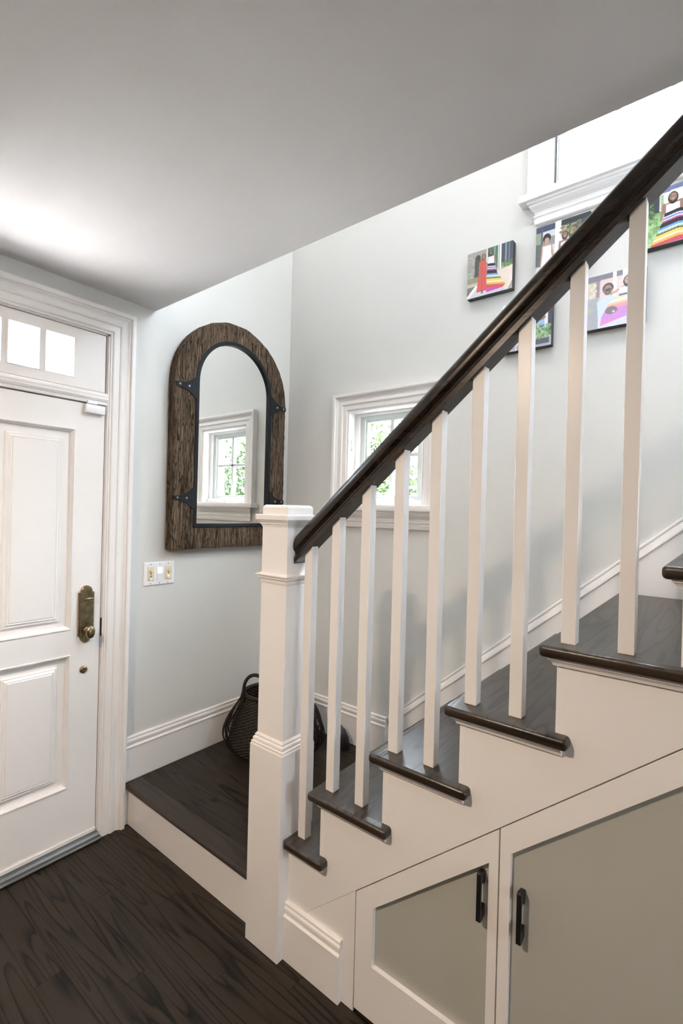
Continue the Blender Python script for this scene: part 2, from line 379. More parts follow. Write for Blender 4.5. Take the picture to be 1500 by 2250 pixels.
# door stop / jamb strips and the moulded bar under the transom
jm = MB()
jm.box(-.15, -.002, DY1+.002, DY1+.012, 0, TR1+.01); jm.box(-.15, -.002, DY0-.012, DY0-.002, 0, TR1+.01); jm.box(-.15, -.002, DY0-.01, DY1+.01, TR1+.002, TR1+.012)
jm.box(-.006, .008, DY1+.0045, DY1+.012, 0, TR1); jm.box(-.15, -.05, DY0, DY1, DTOP+.004, TR0-.013)
jm.build('jamb', M['trim'], door)
bar = MB().sweep([(DY1+.004, DTOP+.004), (DY0-.004, DTOP+.004)], [(0, -.04), (0, .004), (.009, .006), (.012, .002), (.016, .008), (.024, .013), (.029, .012), (.038, .014), (.046, .011), (.0525, .004), (.0525, -.04)], mapA)
bar.build('transom_bar', M['trim'], door)
# transom sash with five panes
ts = MB(); P0, P1 = 2.028, 2.201
panes = []; yy = -1.2605
for i in range(5): panes.append((yy-.1175, yy)); yy -= .1325
xb, xf = -.045, -.004
def framegrid(m, a0, a1, b0, b1, holes_a, hb0, hb1, d0, d1, mp):
    def bx(p0, p1, q0, q1):
        vs = [mp(p, q, d) for d in (d0, d1) for p, q in ((p0, q0), (p1, q0), (p1, q1), (p0, q1))]
        m.add(vs, [(0,3,2,1),(4,5,6,7),(0,1,5,4),(1,2,6,5),(2,3,7,6),(3,0,4,7)])
    bx(a0, a1, b0, hb0); bx(a0, a1, hb1, b1)
    ed = [a0]+[q for hh in holes_a for q in hh]+[a1]
    for i in range(0, len(ed), 2): bx(ed[i], ed[i+1], hb0, hb1)
    return m
hs = sorted(panes)
framegrid(ts, DY0+.004, DY1-.0035, TR0+.001, TR1-.002, hs, P0, P1, xb, xf, mapA)
tso = ts.build('transom_sash', M['trim'], door)
pf = MB()
for a, b in hs:
    pf.sweep([(a, P0), (a, P1), (b, P1), (b, P0)], [(0, -.04), (0, -.002), (.004, -.002), (.0075, -.010), (.0075, -.04)], mapA, closed=True)
pf.build('glazing_bead', M['trim'], tso)
framegrid(MB(), DY0-.001, DY1+.003, TR0-.012, TR1+.009, hs, P0, P1, -.075, xb-.001, mapA).build('gap_backing', M['dark'], tso)  # dark backing added so gaps round the sash look dark and leak no light
for a, b in hs: B(-.032, -.028, a, b, P0, P1).build('pane', M['glass'], tso)
# leaf: stiles and rails round four recessed panels
ZB = .040
leaf = MB(); RX = -.022
cols = [(-1.551, -1.250), (DY0+.122, -1.551-.070)]
rows = [(.271, .846), (.951, 1.814)]
bxs = [(-1.250, DY1-.0015), (cols[1][1], cols[0][0]), (DY0+.0015, cols[1][0])]
for a, b in bxs: leaf.box(-.048, -.003, a, b, ZB, DTOP-.002)
for a, b in cols:
    for c, d in ((ZB, rows[0][0]), (rows[0][1], rows[1][0]), (rows[1][1], DTOP-.002)): leaf.box(-.048, -.003, a, b, c, d)
lf = leaf.build('door_leaf', M['trim'], door)
stk = MB()
for a, b in cols:
    for c, d in rows:
        stk.sweep([(a, c), (a, d), (b, d), (b, c)], [(0, RX), (0, -.003), (.0025, .001), (.006, .001), (.0085, -.004), (.013, -.009), (.013, -.014), (.016, -.016), (.016, RX)], mapA, closed=True)
stk.build('panel_moulding', M['trim'], lf)
for a, b in cols:
    for c, d in rows:
        m = MB(); e = .046; i1 = (a+e, b-e, c+e-.006, d-e+.002)
        q = lambda g, x: (i1[0]+g, i1[1]-g, i1[2]+g, i1[3]-g, x)
        m.rects([(a, b, c, d, RX), q(0, RX), q(.001, RX+.006), q(.007, RX+.010), q(.010, RX+.009), q(.019, RX+.015), q(.022, RX+.013), q(.026, RX+.016)], mapA)
        m.build('raised_panel', M['trim'], lf)
B(-.10, -.049, DY0, DY1, ZB, TR0).build('gap_backing', M['trim'], door)  # backing added behind the leaf to stop light leaking through the gaps
th = MB().sweep([(DY0, 0), (DY1+.010, 0)], [(0, -.14), (0, .030), (-.004, .036), (-.010, .036), (-.015, .029), (-.018, .018), (-.026, .010), (-.034, .004), (-.034, -.14)], mapA)
th.build('threshold', M['metal'], door)
B(-.003, .004, DY0+.004, DY1-.002, .036, .050).build('door_sweep', M['trim'], door)
# brass escutcheon with knob, thumb turn, beaded edge
ey, ez0, ez1, ew = -1.1925, .889, 1.137, .0325
def esc_outline(g):
    rr = .0235-g; pts = []
    w = ew-g; zt, zb = ez1-.030-g*.2, ez0+.030+g*.2
    pts += [(ey-w, zb), (ey-w, zt), (ey-rr-.002, zt), ]
    for i in range(0, 13): an = PI-PI*i/12; pts.append((ey+rr*math.cos(an), zt+.005+(rr+.0015)*math.sin(an)))
    pts += [(ey+rr+.002, zt), (ey+w, zt), (ey+w, zb), (ey+rr+.002, zb)]
    for i in range(0, 13): an = -PI*i/12; pts.append((ey+rr*math.cos(an), zb-.005+(rr+.0015)*math.sin(an)))
    pts += [(ey-rr-.002, zb)]
    return pts
m = MB(); rings = [(0, -.003), (0, .006), (.002, .008), (.0045, .0075), (.0055, .0095)]
n = None; vs = []; fs = []
for g, x in rings:
    o_ = esc_outline(g); n = len(o_); vs += [(x, a, b) for a, b in o_]
for i in range(len(rings)-1):
    for k in range(n): fs.append((i*n+k, i*n+(k+1) % n, (i+1)*n+(k+1) % n, (i+1)*n+k))
fs.append(tuple((len(rings)-1)*n+k for k in range(n)))
m.add(vs, fs); esc = m.build('escutcheon', M['brass'], door, label='antique brass lock plate with beaded edge')
bd = MB(); ol = esc_outline(0.0006)
for k in range(n):
    a, b = Vector(ol[k]), Vector(ol[(k+1) % n]); L_ = (b-a).length; c = max(1, int(L_/.0045))
    for i in range(c):
        p = a+(b-a)*((i+.5)/c); bd.ball((.0055, p.x, p.y), .0017, 6, 4)
bd.build('beading', M['brass'], esc)
m = MB(); m.lathe_x(ey, .941, [(.008, .016), (.012, .015), (.016, .009), (.030, .008), (.036, .010)], 20)
m.ball((.048, ey, .941), (.0155, .0195, .0285), 26, 16); m.build('knob', M['brass'], esc)
m = MB(); m.lathe_x(ey, 1.080, [(.008, .008), (.014, .007), (.018, .005)], 14); m.ball((.022, ey+.004, 1.081), (.006, .021, .0065), 18, 8); m.build('thumb_turn', M['brass'], esc)
for z in (1.106, .972): MB().lathe_x(ey, z, [(.009, .0028), (.0102, .002), (.0103, 0)], 8).build('screw', M['grey'], esc)
MB().lathe_x(-1.1965, .770, [(-.003, .0155), (.002, .0155), (.005, .012), (.0065, .0085), (.004, .007), (.004, .0)], 24).build('lock_rosette', M['brass'], door)
B(-.003, .0015, DY1-.001, DY1+.0055, .905, .985).build('latch_strike', M['bronze'], door)
# door sensor
ds = empty('door_sensor', (.01, -1.18, 1.886), 'small white plastic alarm sensor at the top right corner of the front door', 'sensor')
MB().box(-.003, .024, -1.2215, -1.138, 1.886, 1.9245).build('sensor_body', M['plastic'], ds, bevel=.005, seg=3)
MB().box(.006, .018, -1.213, -1.172, 1.9275, 1.941).build('magnet', M['plastic'], ds, bevel=.002)

# ------------------------------------------------------------------ window_1 (small casement on the landing)
def window_trim(parent, op, horn=.026):
    x0, x1, z0, z1 = op
    mp = lambda a, b, d: (a, YW-d, b)
    MB().sweep([(x1, z0), (x1, z1), (x0, z1), (x0, z0)][::-1] if False else [(x0, z0), (x0, z1), (x1, z1), (x1, z0)], [(-u, d) for u, d in CAS], mp).build('casing', M['trim'], parent)
    st = MB().box(x0-CW-horn, x1+CW+horn, YW-.062, YW+.05, z0-.032, z0)
    st.build('stool', M['trim'], parent, bevel=.003)
    ax0, ax1 = x0-CW+.003, x1+CW-.003; zt, zb = z0-.032, z0-.126
    AP = [(0, 0), (0, .046), (-.010, .046), (-.013, .040), (-.020, .038), (-.030, .030), (-.040, .019), (-.052, .017), (-.054, .022), (-.060, .022), (-.063, .016), (-.068, .014), (-.070, .020), (-.090, .018), (-.094, .013), (-.094, 0)]
    # returned ends: sweep in plan
    pts = [(ax0+.0, YW), (ax0, YW), (ax1, YW)]
    m = MB(); n_ = len(AP); vs = []
    for (xx, s_) in ((ax0, 1), (ax1, -1)):
        for q, d in AP: vs.append((xx+s_*(.046-d)*.9, YW-d, zt+q))
    m.add(vs, [tuple(range(n_)), tuple(range(2*n_-1, n_-1, -1))]+[(i, i+n_, (i+1) % n_+n_, (i+1) % n_) for i in range(n_)])
    m.build('apron', M['trim'], parent)
def jamb(parent, op, dep, mat):
    x0, x1, z0, z1 = op; m = MB(); t = .008
    m.box(x0-t, x0+.001, YW-.001, YW+dep, z0, z1); m.box(x1-.001, x1+t, YW-.001, YW+dep, z0, z1); m.box(x0, x1, YW-.001, YW+dep, z1-.001, z1+t)
    m.box(x0, x1, YW, YW+dep, z0-t, z0+.002)
    m.build('jamb', mat, parent)
w1 = empty('window_1', ((W1[0]+W1[1])/2, YW, W1[2]), kind='structure', label='small four-pane window with moulded white casing, low on the landing wall behind the handrail')
window_trim(w1, W1); jamb(w1, W1, .16, M['trim'])
gx0, gx1, gz0, gz1 = .5686, .895, 1.582, 1.996
def sashbox(m, x0, x1, z0, z1, gx0, gx1, gz0, gz1, y0, y1):
    m.box(x0, gx0, y0, y1, z0, z1); m.box(gx1, x1, y0, y1, z0, z1); m.box(gx0, gx1, y0, y1, z0, gz0); m.box(gx0, gx1, y0, y1, gz1, z1)
    return m
fr = sashbox(MB(), W1[0]+.001, W1[1]-.001, W1[2]+.001, W1[3]-.001, .528, .936, 1.556, 2.030, .062, .16).build('window_frame', M['trim'], w1)
B(.50, .964, .045, .070, 1.530, 1.556).build('frame_step', M['trim'], fr, bevel=.002)
sh = sashbox(MB(), .529, .935, 1.557, 2.029, gx0-.012, gx1+.012, gz0-.012, gz1+.012, .078, .125).build('sash', M['sash'], w1)
m = sashbox(MB(), gx0-.013, gx1+.013, gz0-.013, gz1+.013, gx0, gx1, gz0, gz1, .086, .118)
m.box((gx0+gx1)/2-.012, (gx0+gx1)/2+.012, .088, .116, gz0, gz1); m.box(gx0, gx1, .088, .116, 1.790, 1.810); m.build('muntin', M['sash'], w1, bevel=.002)
xm = (gx0+gx1)/2
for a, b in ((gx0, xm-.012), (xm+.012, gx1)):
    for c, d in ((gz0, 1.790), (1.810, gz1)): B(a, b, .101, .104, c, d).build('pane', M['glass'], w1)
ck = MB(); ck.box(.70, .79, .018, .060, 1.5305, 1.545); ck.ball((.735, .022, 1.552), (.018, .014, .014), 14, 8)
ck.tube([(.735, .02, 1.555), (.722, .0, 1.556), (.700, -.016, 1.551), (.676, -.026, 1.543), (.655, -.030, 1.540)], [.008, .007, .006, .006, .007]); ck.ball((.650, -.030, 1.540), .009, 12, 8)
ck.build('crank_handle', M['plastic'], w1)
lk = MB().box(.497, .505, .026, .05, 1.835, 1.895); lk.tube([(.506, .036, 1.855), (.515, .034, 1.835), (.511, .032, 1.80)], [.006, .0055, .003]); lk.build('sash_lock', M['plastic'], w1, bevel=.001)

# ------------------------------------------------------------------ window_2 (tall stairwell window)
w2 = empty('window_2', ((W2[0]+W2[1])/2, YW, W2[2]), kind='structure', label='large bright multi-pane stairwell window above the framed photo prints')
window_trim(w2, W2, .030); jamb(w2, W2, .10, M['trim'])
xs = [1.598]
while xs[-1]+.1875 < W2[1]: xs.append(xs[-1]+.1875)
sx0, sx1 = W2[0]+.003, W2[1]-.003
gz = [2.93, 3.45, 4.0, 4.55]
sashbox(MB(), sx0, sx1, W2[2]+.001, W2[3]-.001, sx0+.024, sx1-.024, gz[0], gz[-1], .05, .10).build('sash', M['sash'], w2)
B(W2[0]-.0006, W2[0]+.0010, YW-.013, YW+.012, W2[2], W2[3]).build('gap_line', M['dark'], w2)  # dark strip drawn in for the shaded gap between casing and sash
mu = MB(); cols2 = [sx0+.024]+[1.7976+.1875*i for i in range(9)]+[sx1-.024]
for x in cols2[1:-1]: mu.box(x-.009, x+.009, .055, .090, gz[0], gz[-1])
for z in gz[1:-1]: mu.box(sx0+.024, sx1-.024, .055, .090, z-.009, z+.009)
mu.build('muntin', M['sash'], w2)
for i in range(len(cols2)-1):
    for j in range(3): B(cols2[i]+.0095, cols2[i+1]-.0095, .071, .074, gz[j]+.0095, gz[j+1]-.0095).build('pane', M['glass'], w2)
w4 = empty('fill_window', (XR, -.46, W5[2]), kind='structure', label='unseen upstairs opening added at the head of the stairs for side light')
m = MB(); m.box(XR+.04, XR+.09, W5[0], W5[0]+.04, W5[2], W5[3]); m.box(XR+.04, XR+.09, W5[1]-.04, W5[1], W5[2], W5[3])
m.box(XR+.04, XR+.09, W5[0]+.04, W5[1]-.04, W5[2], W5[2]+.04); m.box(XR+.04, XR+.09, W5[0]+.04, W5[1]-.04, W5[3]-.04, W5[3])
m.build('sash', M['trim'], w4); B(XR+.06, XR+.064, W5[0]+.04, W5[1]-.04, W5[2]+.04, W5[3]-.04).build('pane', M['glass'], w4)
w3 = empty('window_3', (XR, -1.435, W4[2]), kind='structure', label='hall window in the right wall, outside the view')
m = MB(); m.box(XR+.04, XR+.09, W4[0], W4[0]+.05, W4[2], W4[3]); m.box(XR+.04, XR+.09, W4[1]-.05, W4[1], W4[2], W4[3])
m.box(XR+.04, XR+.09, W4[0]+.05, W4[1]-.05, W4[2], W4[2]+.05); m.box(XR+.04, XR+.09, W4[0]+.05, W4[1]-.05, W4[3]-.05, W4[3]); m.box(XR+.042, XR+.088, -1.455, -1.415, W4[2]+.05, W4[3]-.05)
m.build('sash', M['trim'], w3)
for a, b in ((W4[0]+.05, -1.455), (-1.415, W4[1]-.05)): B(XR+.06, XR+.064, a, b, W4[2]+.05, W4[3]-.05).build('pane', M['glass'], w3)

# ------------------------------------------------------------------ staircase
st = empty('staircase', (.97, -.5, 0), 'white staircase with dark oak treads climbing right from a low dark landing', 'staircase')
ld = B(.012, .96, -.975, .0, .0, h-.012).build('landing', M['dark'], st, label='one-step-high dark oak landing')
B(.0165, .904, -.988, -.974, 0, h-TH).build('riser', M['trim'], st)
m = MB(); n_ = 8; pr = [(-.9295, h), (-.9295, h-TH)]+[(-1.003-.0085*0-.0105*math.sin(PI*i/n_), h-TH+TH*i/n_) for i in range(n_+1)]
m.prism(pr, 0, .019, .9035); m.build('landing_nosing', M['nose'], ld)
y = -.9295; i = 0
while y < -.004:
    y1 = min(y+.0775, -.003); xm_ = [.965, .42, .965, .66, .25][i % 5]
    plank(ld, .018, xm_, y, y1, h)
    if xm_ < .96: plank(ld, xm_, .965, y, y1, h)
    y = y1; i += 1
COVE = [(0, 0), (.018, 0), (.018, -.005), (.013, -.008), (.009, -.013), (.007, -.019), (0, -.021)]
for k in range(1, NP):
    x0, z = NX(k), TZ(k); x1 = x0+r+OV+.002; xe = x0+r+.066
    if k >= 7: outl = [(x0, -.003), (x0, -.897), (x1, -.897), (x1, -.003)]
    elif k == 1: outl = [(x0, -.003), (x0, -.8700), (1.0615, -.8700), (1.0615, -WN), (xe, -WN), (xe, -.985), (x1, -.985), (x1, -.003)]
    else: outl = [(x0, -.003), (x0, -WN), (xe, -WN), (xe, -.985), (x1, -.985), (x1, -.003)]
    bm = bmesh.new(); me = bpy.data.meshes.new('tread')
    top = [bm.verts.new((px-x0, py, TH/2)) for px, py in outl]; bot = [bm.verts.new((px-x0, py, -TH/2)) for px, py in outl]
    bm.faces.new(top); bm.faces.new(bot[::-1])
    for i in range(len(outl)): bm.faces.new((top[i], bot[i], bot[(i+1) % len(outl)], top[(i+1) % len(outl)]))
    bmesh.ops.recalc_face_normals(bm, faces=bm.faces); bm.edges.ensure_lookup_table()
    ed = []
    for e in bm.edges:
        a, b = e.verts[0].co, e.verts[1].co
        if abs(a.z-b.z) > 1e-6: 
            if abs(a.y+WN) < 1e-4 : ed.append(e)
            continue
        fx = abs(a.x) < 1e-5 and abs(b.x) < 1e-5; fy = abs(a.y+WN) < 1e-5 and abs(b.y+WN) < 1e-5; fe = abs(a.x-(xe-x0)) < 1e-5 and abs(b.x-(xe-x0)) < 1e-5
        if fx or fy or fe: ed.append(e)
    bmesh.ops.bevel(bm, geom=ed, offset=.0095, segments=4, profile=.5, affect='EDGES', clamp_overlap=True)
    bm.to_mesh(me); bm.free(); me.polygons.foreach_set('use_smooth', [True]*len(me.polygons)); me.set_sharp_from_angle(angle=math.radians(40)); me.materials.append(M['tread']); me.materials.append(M['nose'])
    for pg in me.polygons: pg.material_index = 0 if pg.normal.z > .55 else 1
    o = bpy.data.objects.new('tread', me); COL.objects.link(o); o.parent = st; o.location = Vector((x0, 0, z-TH/2))-st.location
    # riser below and cove moulding
    ya = -.868 if k == 1 else -.9855 if k < 7 else -.897
    B(x0+OV, x0+OV+.016, ya, -.003, z-h+(0 if k == 1 else .0), z-TH-.0002).build('riser', M['trim'], st)
    if k >= 7: continue
    ca = MB()
    pth = [(x0+OV, -.004), (x0+OV, -.9855), (x0+r+.050, -.9855)] if k > 1 else [(1.0615, -.9855), (x0+r+.050, -.9855)]
    ca.sweep(pth, COVE, lambda a, b, d, z=z: (a, b, z-TH-.0004+d)); ca.build('cove_moulding', M['trim'], st)
# stringer face (stepped) above the pitch seam
seam = lambda x: .362+.869*(x-1.341)
poly = [(1.0605, seam(1.0605)), (1.0605, TZ(1)-TH)]
for k in range(2, 7): poly += [(NX(k)+OV, TZ(k-1)-TH), (NX(k)+OV, TZ(k)-TH)]
xl = NX(7)+OV; poly += [(xl, TZ(6)-TH), (xl, seam(xl))]
MB().prism(poly, 1, -.985, -.968).build('stringer', M['trim'], st)
MB().prism([(1.0605, 0), (1.3395, 0), (1.3395, seam(1.3395)-.001), (1.0605, seam(1.0605)-.001)], 1, -.985, -.968).build('lower_panel', M['trim'], st)
n_ = len(BASE); m = MB(); vs = []
for q in (1.0605, 1.295):
    for d, z in BASE: vs.append((q, -.985-d, z*.92))
m.add(vs, [tuple(range(n_)), tuple(range(2*n_-1, n_-1, -1))]+[(i, i+n_, (i+1) % n_+n_, (i+1) % n_) for i in range(n_)]); m.build('plinth', M['trim'], st)
# wall skirt with moulded cap following the pitch
xa, xz = .795, 3.78
MB().prism([(xa, h), (xa, ln(xa)-.045), (xz, ln(xz)-.045), (xz, ln(xz)-.5), (1.1, h)], 1, .003, YW-.001).build('skirtboard', M['trim'], st)
pitch = math.atan2(h, r); cp_ = math.cos(pitch)
capp = [(0, 0), (0, .008), (.004, .011), (.010, .010), (.011, .006), (.016, .012), (.027, .0155), (.031, .0165), (.033, .0205), (.0375, .0205), (.041, .015), (.041, 0)]
MB().sweep([(xa, ln(xa)), (xz, ln(xz))], capp, lambda a, b, d: (a, YW-d, b)).build('skirt_cap', M['trim'], st)

# ------------------------------------------------------------------ balustrade
bs = empty('balustrade', (.9815, -.9495, 0), 'white square newel and balusters carrying a dark oak handrail up the stairs', 'balustrade')
cxn, cyn = .9815, -.9495
def sq(m, lst):
    m.rects([(cxn-w, cxn+w, cyn-w, cyn+w, z) for w, z in lst], lambda a, b, d: (a, b, d)); return m
nw = sq(MB(), [(.0785, 0), (.0785, .6775), (.0760, .6825), (.0765, .688), (.0715, .691), (.0725, .697), (.0715, .7015), (.0665, .705), (.0672, .711), (.061, .718), (.061, 1.236), (.0625, 1.238), (.064, 1.243), (.0645, 1.249), (.070, 1.255), (.0715, 1.262), (.0765, 1.264), (.0765, 1.268), (.061, 1.274), (.061, 1.430), (.0625, 1.431), (.064, 1.437), (.067, 1.439), (.069, 1.446), (.0735, 1.449), (.0735, 1.4525), (.0785, 1.4535), (.0795, 1.456), (.0795, 1.470), (.078, 1.4725), (.0615, 1.4735), (.0615, 1.496), (.0595, 1.502), (.054, 1.506)])
nwo = nw.build('newel_post', M['trim'], bs)
# handrail: profile in (y offset, q), swept along the pitch
QB = .304; RY = -.951
half = [(.0, .0), (.0275, .0), (.0275, .014), (.0215, .020), (.0205, .026), (.0245, .031), (.0310, .036), (.0325, .043), (.0320, .052), (.0285, .061), (.0215, .069), (.0115, .0735), (0, .0750)]
prof = [(a, b) for a, b in half]+[(-a, b) for a, b in half[::-1][1:-1]]
tx, tz = math.cos(pitch), math.sin(pitch)
def railpt(xv, dy, q):        # vertical cut plane at x = xv
    zz = (QB+q)/cp_+xv*math.tan(pitch); return (xv, RY+dy, zz)
XE = 2.3465; m = MB(); n_ = len(prof); vs = []
NS = 24
for i in range(NS+1):
    xv = 1.0427+(XE-1.0427)*i/NS
    for a, b in prof: vs.append(railpt(xv, a, b))
m.add(vs, [tuple(range(n_)), tuple(range(NS*n_+n_-1, NS*n_-1, -1))]+[(i*n_+k, i*n_+(k+1) % n_, (i+1)*n_+(k+1) % n_, (i+1)*n_+k) for i in range(NS) for k in range(n_)], True)
# rail clips at the ceiling: keep the part below the soffit
m.build('handrail', M['rail'], bs)
for i in range(1, 12):
    x = 1.0821+(i-1)*r/2; zb = TZ(1+i//2); w = .0314
    if x+w > XE: break
    m = MB(); zt = lambda xx: QB/cp_+xx*math.tan(pitch)+.002
    y0, y1 = -.9667, -.9667+w
    m.add([(x, y0, zb), (x+w, y0, zb), (x+w, y1, zb), (x, y1, zb), (x, y0, zt(x)), (x+w, y0, zt(x+w)), (x+w, y1, zt(x+w)), (x, y1, zt(x))],
          [(0,3,2,1),(4,5,6,7),(0,1,5,4),(1,2,6,5),(2,3,7,6),(3,0,4,7)])
    m.build('baluster', M['trim'], bs, bevel=.0012, seg=1)

# ------------------------------------------------------------------ under-stair cabinet doors
cb = empty('under_stair_cabinet', (1.9, -.975, 0), 'under-stair cupboard with cream-framed grey panel doors and dark bar handles', 'cabinet')
B(1.3395, 3.3, -.9675, -.93, .0, .012).build('plinth', M['dark'], cb)
MB().prism([(1.3395, .0), (3.3, .0), (3.3, seam(3.3)), (1.3395, seam(1.3395))], 1, -.962, -.955).build('cabinet_body', M['dark'], cb)
def cab_door(x0, x1, sl, sr, hx):
    g = .0025; zb = .014; top = lambda x: seam(x)-.004
    y0, y1 = -.985, -.964
    m = MB(); a, b = x0+sl, x1-sr; tr = .072; zi = .168
    m.prism([(x0, zb), (a, zb), (a, top(a)), (x0, top(x0))], 1, y0, y1); m.prism([(b, zb), (x1, zb), (x1, top(x1)), (b, top(b))], 1, y0, y1)
    m.prism([(a, zb), (b, zb), (b, zi), (a, zi)], 1, y0, y1); m.prism([(a, top(a)-tr), (b, top(b)-tr), (b, top(b)), (a, top(a))], 1, y0, y1)
    d = m.build('door', M['trim'], cb)
    MB().prism([(a, zi), (b, zi), (b, top(b)-tr), (a, top(a)-tr)], 1, -.971, -.965).build('panel', M['panel'], d, label='recessed grey door panel')
    if hx is not None:
        yf = -.971; z0, z1 = .4835, .6085; pr_ = [(yf, z0+.006), (yf, z0+.034), (yf-.006, z0+.038), (yf-.020, z0+.028), (yf-.022, z0+.034), (yf-.022, z1-.034), (yf-.020, z1-.028), (yf-.006, z1-.038), (yf, z1-.034), (yf, z1-.006), (yf-.024, z1), (yf-.030, z1-.004), (yf-.030, z0+.004), (yf-.024, z0)]
        MB().prism(pr_, 0, hx-.0055, hx+.0055).build('handle', M['bronze'], d, bevel=.0008, seg=1, label='dark bronze bar handle')
cab_door(1.342, 1.7645, .061, .0235, 1.7225); cab_door(1.768, 2.52, .0255, .061, 1.8205); cab_door(2.5235, 3.29, .061, .061, None)

# ------------------------------------------------------------------ arched mirror
mr = empty('arched_mirror', (0, -.446, 1.275), 'tall arched mirror with rough brown timber frame and black metal liner on the left wall', 'mirror')
MT = .060; my0, my1 = -.822, -.070; rc = (my1-my0)/2; cy = (my0+my1)/2; zc = 2.116; zb = 1.277
mi0, mi1, mzb = -.7055, -.186, 1.386; ri = (mi1-mi0)/2; cyi = (mi0+mi1)/2; zci = 2.135
def arch(c, rad, z0, zc_, n=40, nb=14, nsid=40):
    pts = []
    for i in range(nsid): pts.append((c-rad, z0+(zc_-z0)*i/nsid))
    for i in range(n+1): an = PI-PI*i/n; pts.append((c+rad*math.cos(an), zc_+rad*math.sin(an)))
    for i in range(1, nsid+1): pts.append((c+rad, zc_+(z0-zc_)*i/nsid))
    for i in range(1, nb): pts.append((c+rad-2*rad*i/nb, z0))
    return pts
random.seed(11)
oa = arch(cy, rc, zb, zc); ia = arch(cyi, ri-.002, mzb, zci); n = len(oa); m = MB(); vs = []
jit = [random.uniform(-.0022, .0022) for _ in range(n)]
NR = 6
def lay(x, f, jam=0): 
    out_ = []
    for k in range(n):
        o_, i_ = Vector(oa[k]), Vector(ia[k]); p = o_.lerp(i_, f)
        dirv = (o_-i_).normalized()*jam*jit[k]; xx = x+(random.uniform(-.0015, .0015) if 0 < f < 1 else 0)
        out_.append((xx, p.x+dirv.x, p.y+dirv.y))
    return out_
layers = [lay(.006, 0, .3), lay(.020, 0, 1), lay(.042, 0, .6), lay(MT-.002, 0.0, 1), lay(MT, .05, .5)]+[lay(MT, q/NR) for q in range(1, NR)]+[lay(MT, 1), lay(.03, 1)]
for l in layers: vs += l
m.add(vs, [(i*n+k, i*n+(k+1) % n, (i+1)*n+(k+1) % n, (i+1)*n+k) for i in range(len(layers)-1) for k in range(n)])
m.build('timber_frame', M['rustic'], mr)
# black liner: arch band, slightly proud
oa2 = arch(cyi, ri, mzb, zci); gl = arch(cyi, ri-.020, mzb+.021, zci); vs = []; m = MB()
for x, src in ((.030, oa2), (MT+.003, oa2), (MT+.005, None), (MT+.005, gl), (.049, gl)):
    if src is None: src = [tuple(Vector(a).lerp(Vector(b), .12)) for a, b in zip(oa2, gl)]
    vs += [(x, a, b) for a, b in src]
m.add(vs, [(i*n+k, i*n+(k+1) % n, (i+1)*n+(k+1) % n, (i+1)*n+k) for i in range(4) for k in range(n)])
m.build('metal_liner', M['black'], mr)
g_ = arch(cyi, ri-.0195, mzb+.0205, zci)
MB().add([(.051, a, b) for a, b in g_], [tuple(range(n))]).build('mirror_glass', M['mirror'], mr)
B(.0, .049, my0+.06, my1-.06, zb+.06, zc).build('backing', M['black'], mr)
for side in (-1, 1):
    for z in (2.095, 1.535):
        e0 = (mi0+.004) if side < 0 else (mi1-.004)
        pts = []; 
        for i in range(9):       # curved flare from tab to liner
            t = i/8; pts.append((e0+side*(.118*(1-t)), z+.010+(.052*(t**2.4))))
        low = [(a, 2*z-b) for a, b in pts[::-1]]
        tip = [(e0+side*.118, z-.010), (e0+side*.118, z+.010)]
        br = MB().prism(pts+low, 0, MT-.004, MT+.0065).build('bracket', M['black'], mr, label='black metal corner bracket')
        for u in (.034+.012, .098):
            bl = MB().lathe_x(e0+side*u, z, [(MT+.006, .0062), (MT+.009, .0055), (MT+.0105, .003), (MT+.0108, 0)], 12); bl.build('bolt', M['bolt'], br)

# ------------------------------------------------------------------ switch plate
sw = empty('light_switch_plate', (0, -.848, 1.104), 'white three-gang wall plate with two almond dimmers and a lit timer below the mirror', 'light switch')
y0, y1, z0, z1 = -.930, -.766, 1.1045, 1.2175
m = MB().rects([(y0, y1, z0, z1, -.001), (y0, y1, z0, z1, .003), (y0+.004, y1-.004, z0+.004, z1-.004, .0065)], mapA); m.build('wall_plate', M['plastic'], sw)
for i, c in enumerate((-.8945, -.848, -.8015)):
    mt = M['plastic'] if i == 1 else M['almond']
    d = B(.006, .0085, c-.0165, c+.0165, 1.128, 1.195).build('timer' if i == 1 else 'dimmer', mt, sw, bevel=.0008, seg=1, label='white timer with glowing display' if i == 1 else 'almond dimmer switch')
    if i == 1:
        B(.0083, .0092, c-.013, c+.013, 1.162, 1.190).build('display', M['screen'], d); B(.0083, .0092, c-.012, c+.012, 1.135, 1.150).build('button', M['plastic'], d)
    else:
        B(.0083, .0088, c-.001, c+.0015, 1.155, 1.182).build('slot', M['grey'], d); B(.0083, .018, c-.006, c+.005, 1.171, 1.179).build('slider', M['almond'], d, bevel=.001, seg=1)
        B(.0083, .013, c-.008, c+.008, 1.132, 1.143).build('rocker', M['plastic'], d, bevel=.001, seg=1)
        B(.0083, .0095, c-.004, c+.004, 1.147, 1.151).build('pilot_lamp', M['pilot'] if i == 2 else M['grey'], d)
    for z in (1.1145, 1.2075): MB().lathe_x(c, z, [(.0064, .003), (.0075, .0024), (.0076, 0)], 10).build('screw', M['bolt'], sw)

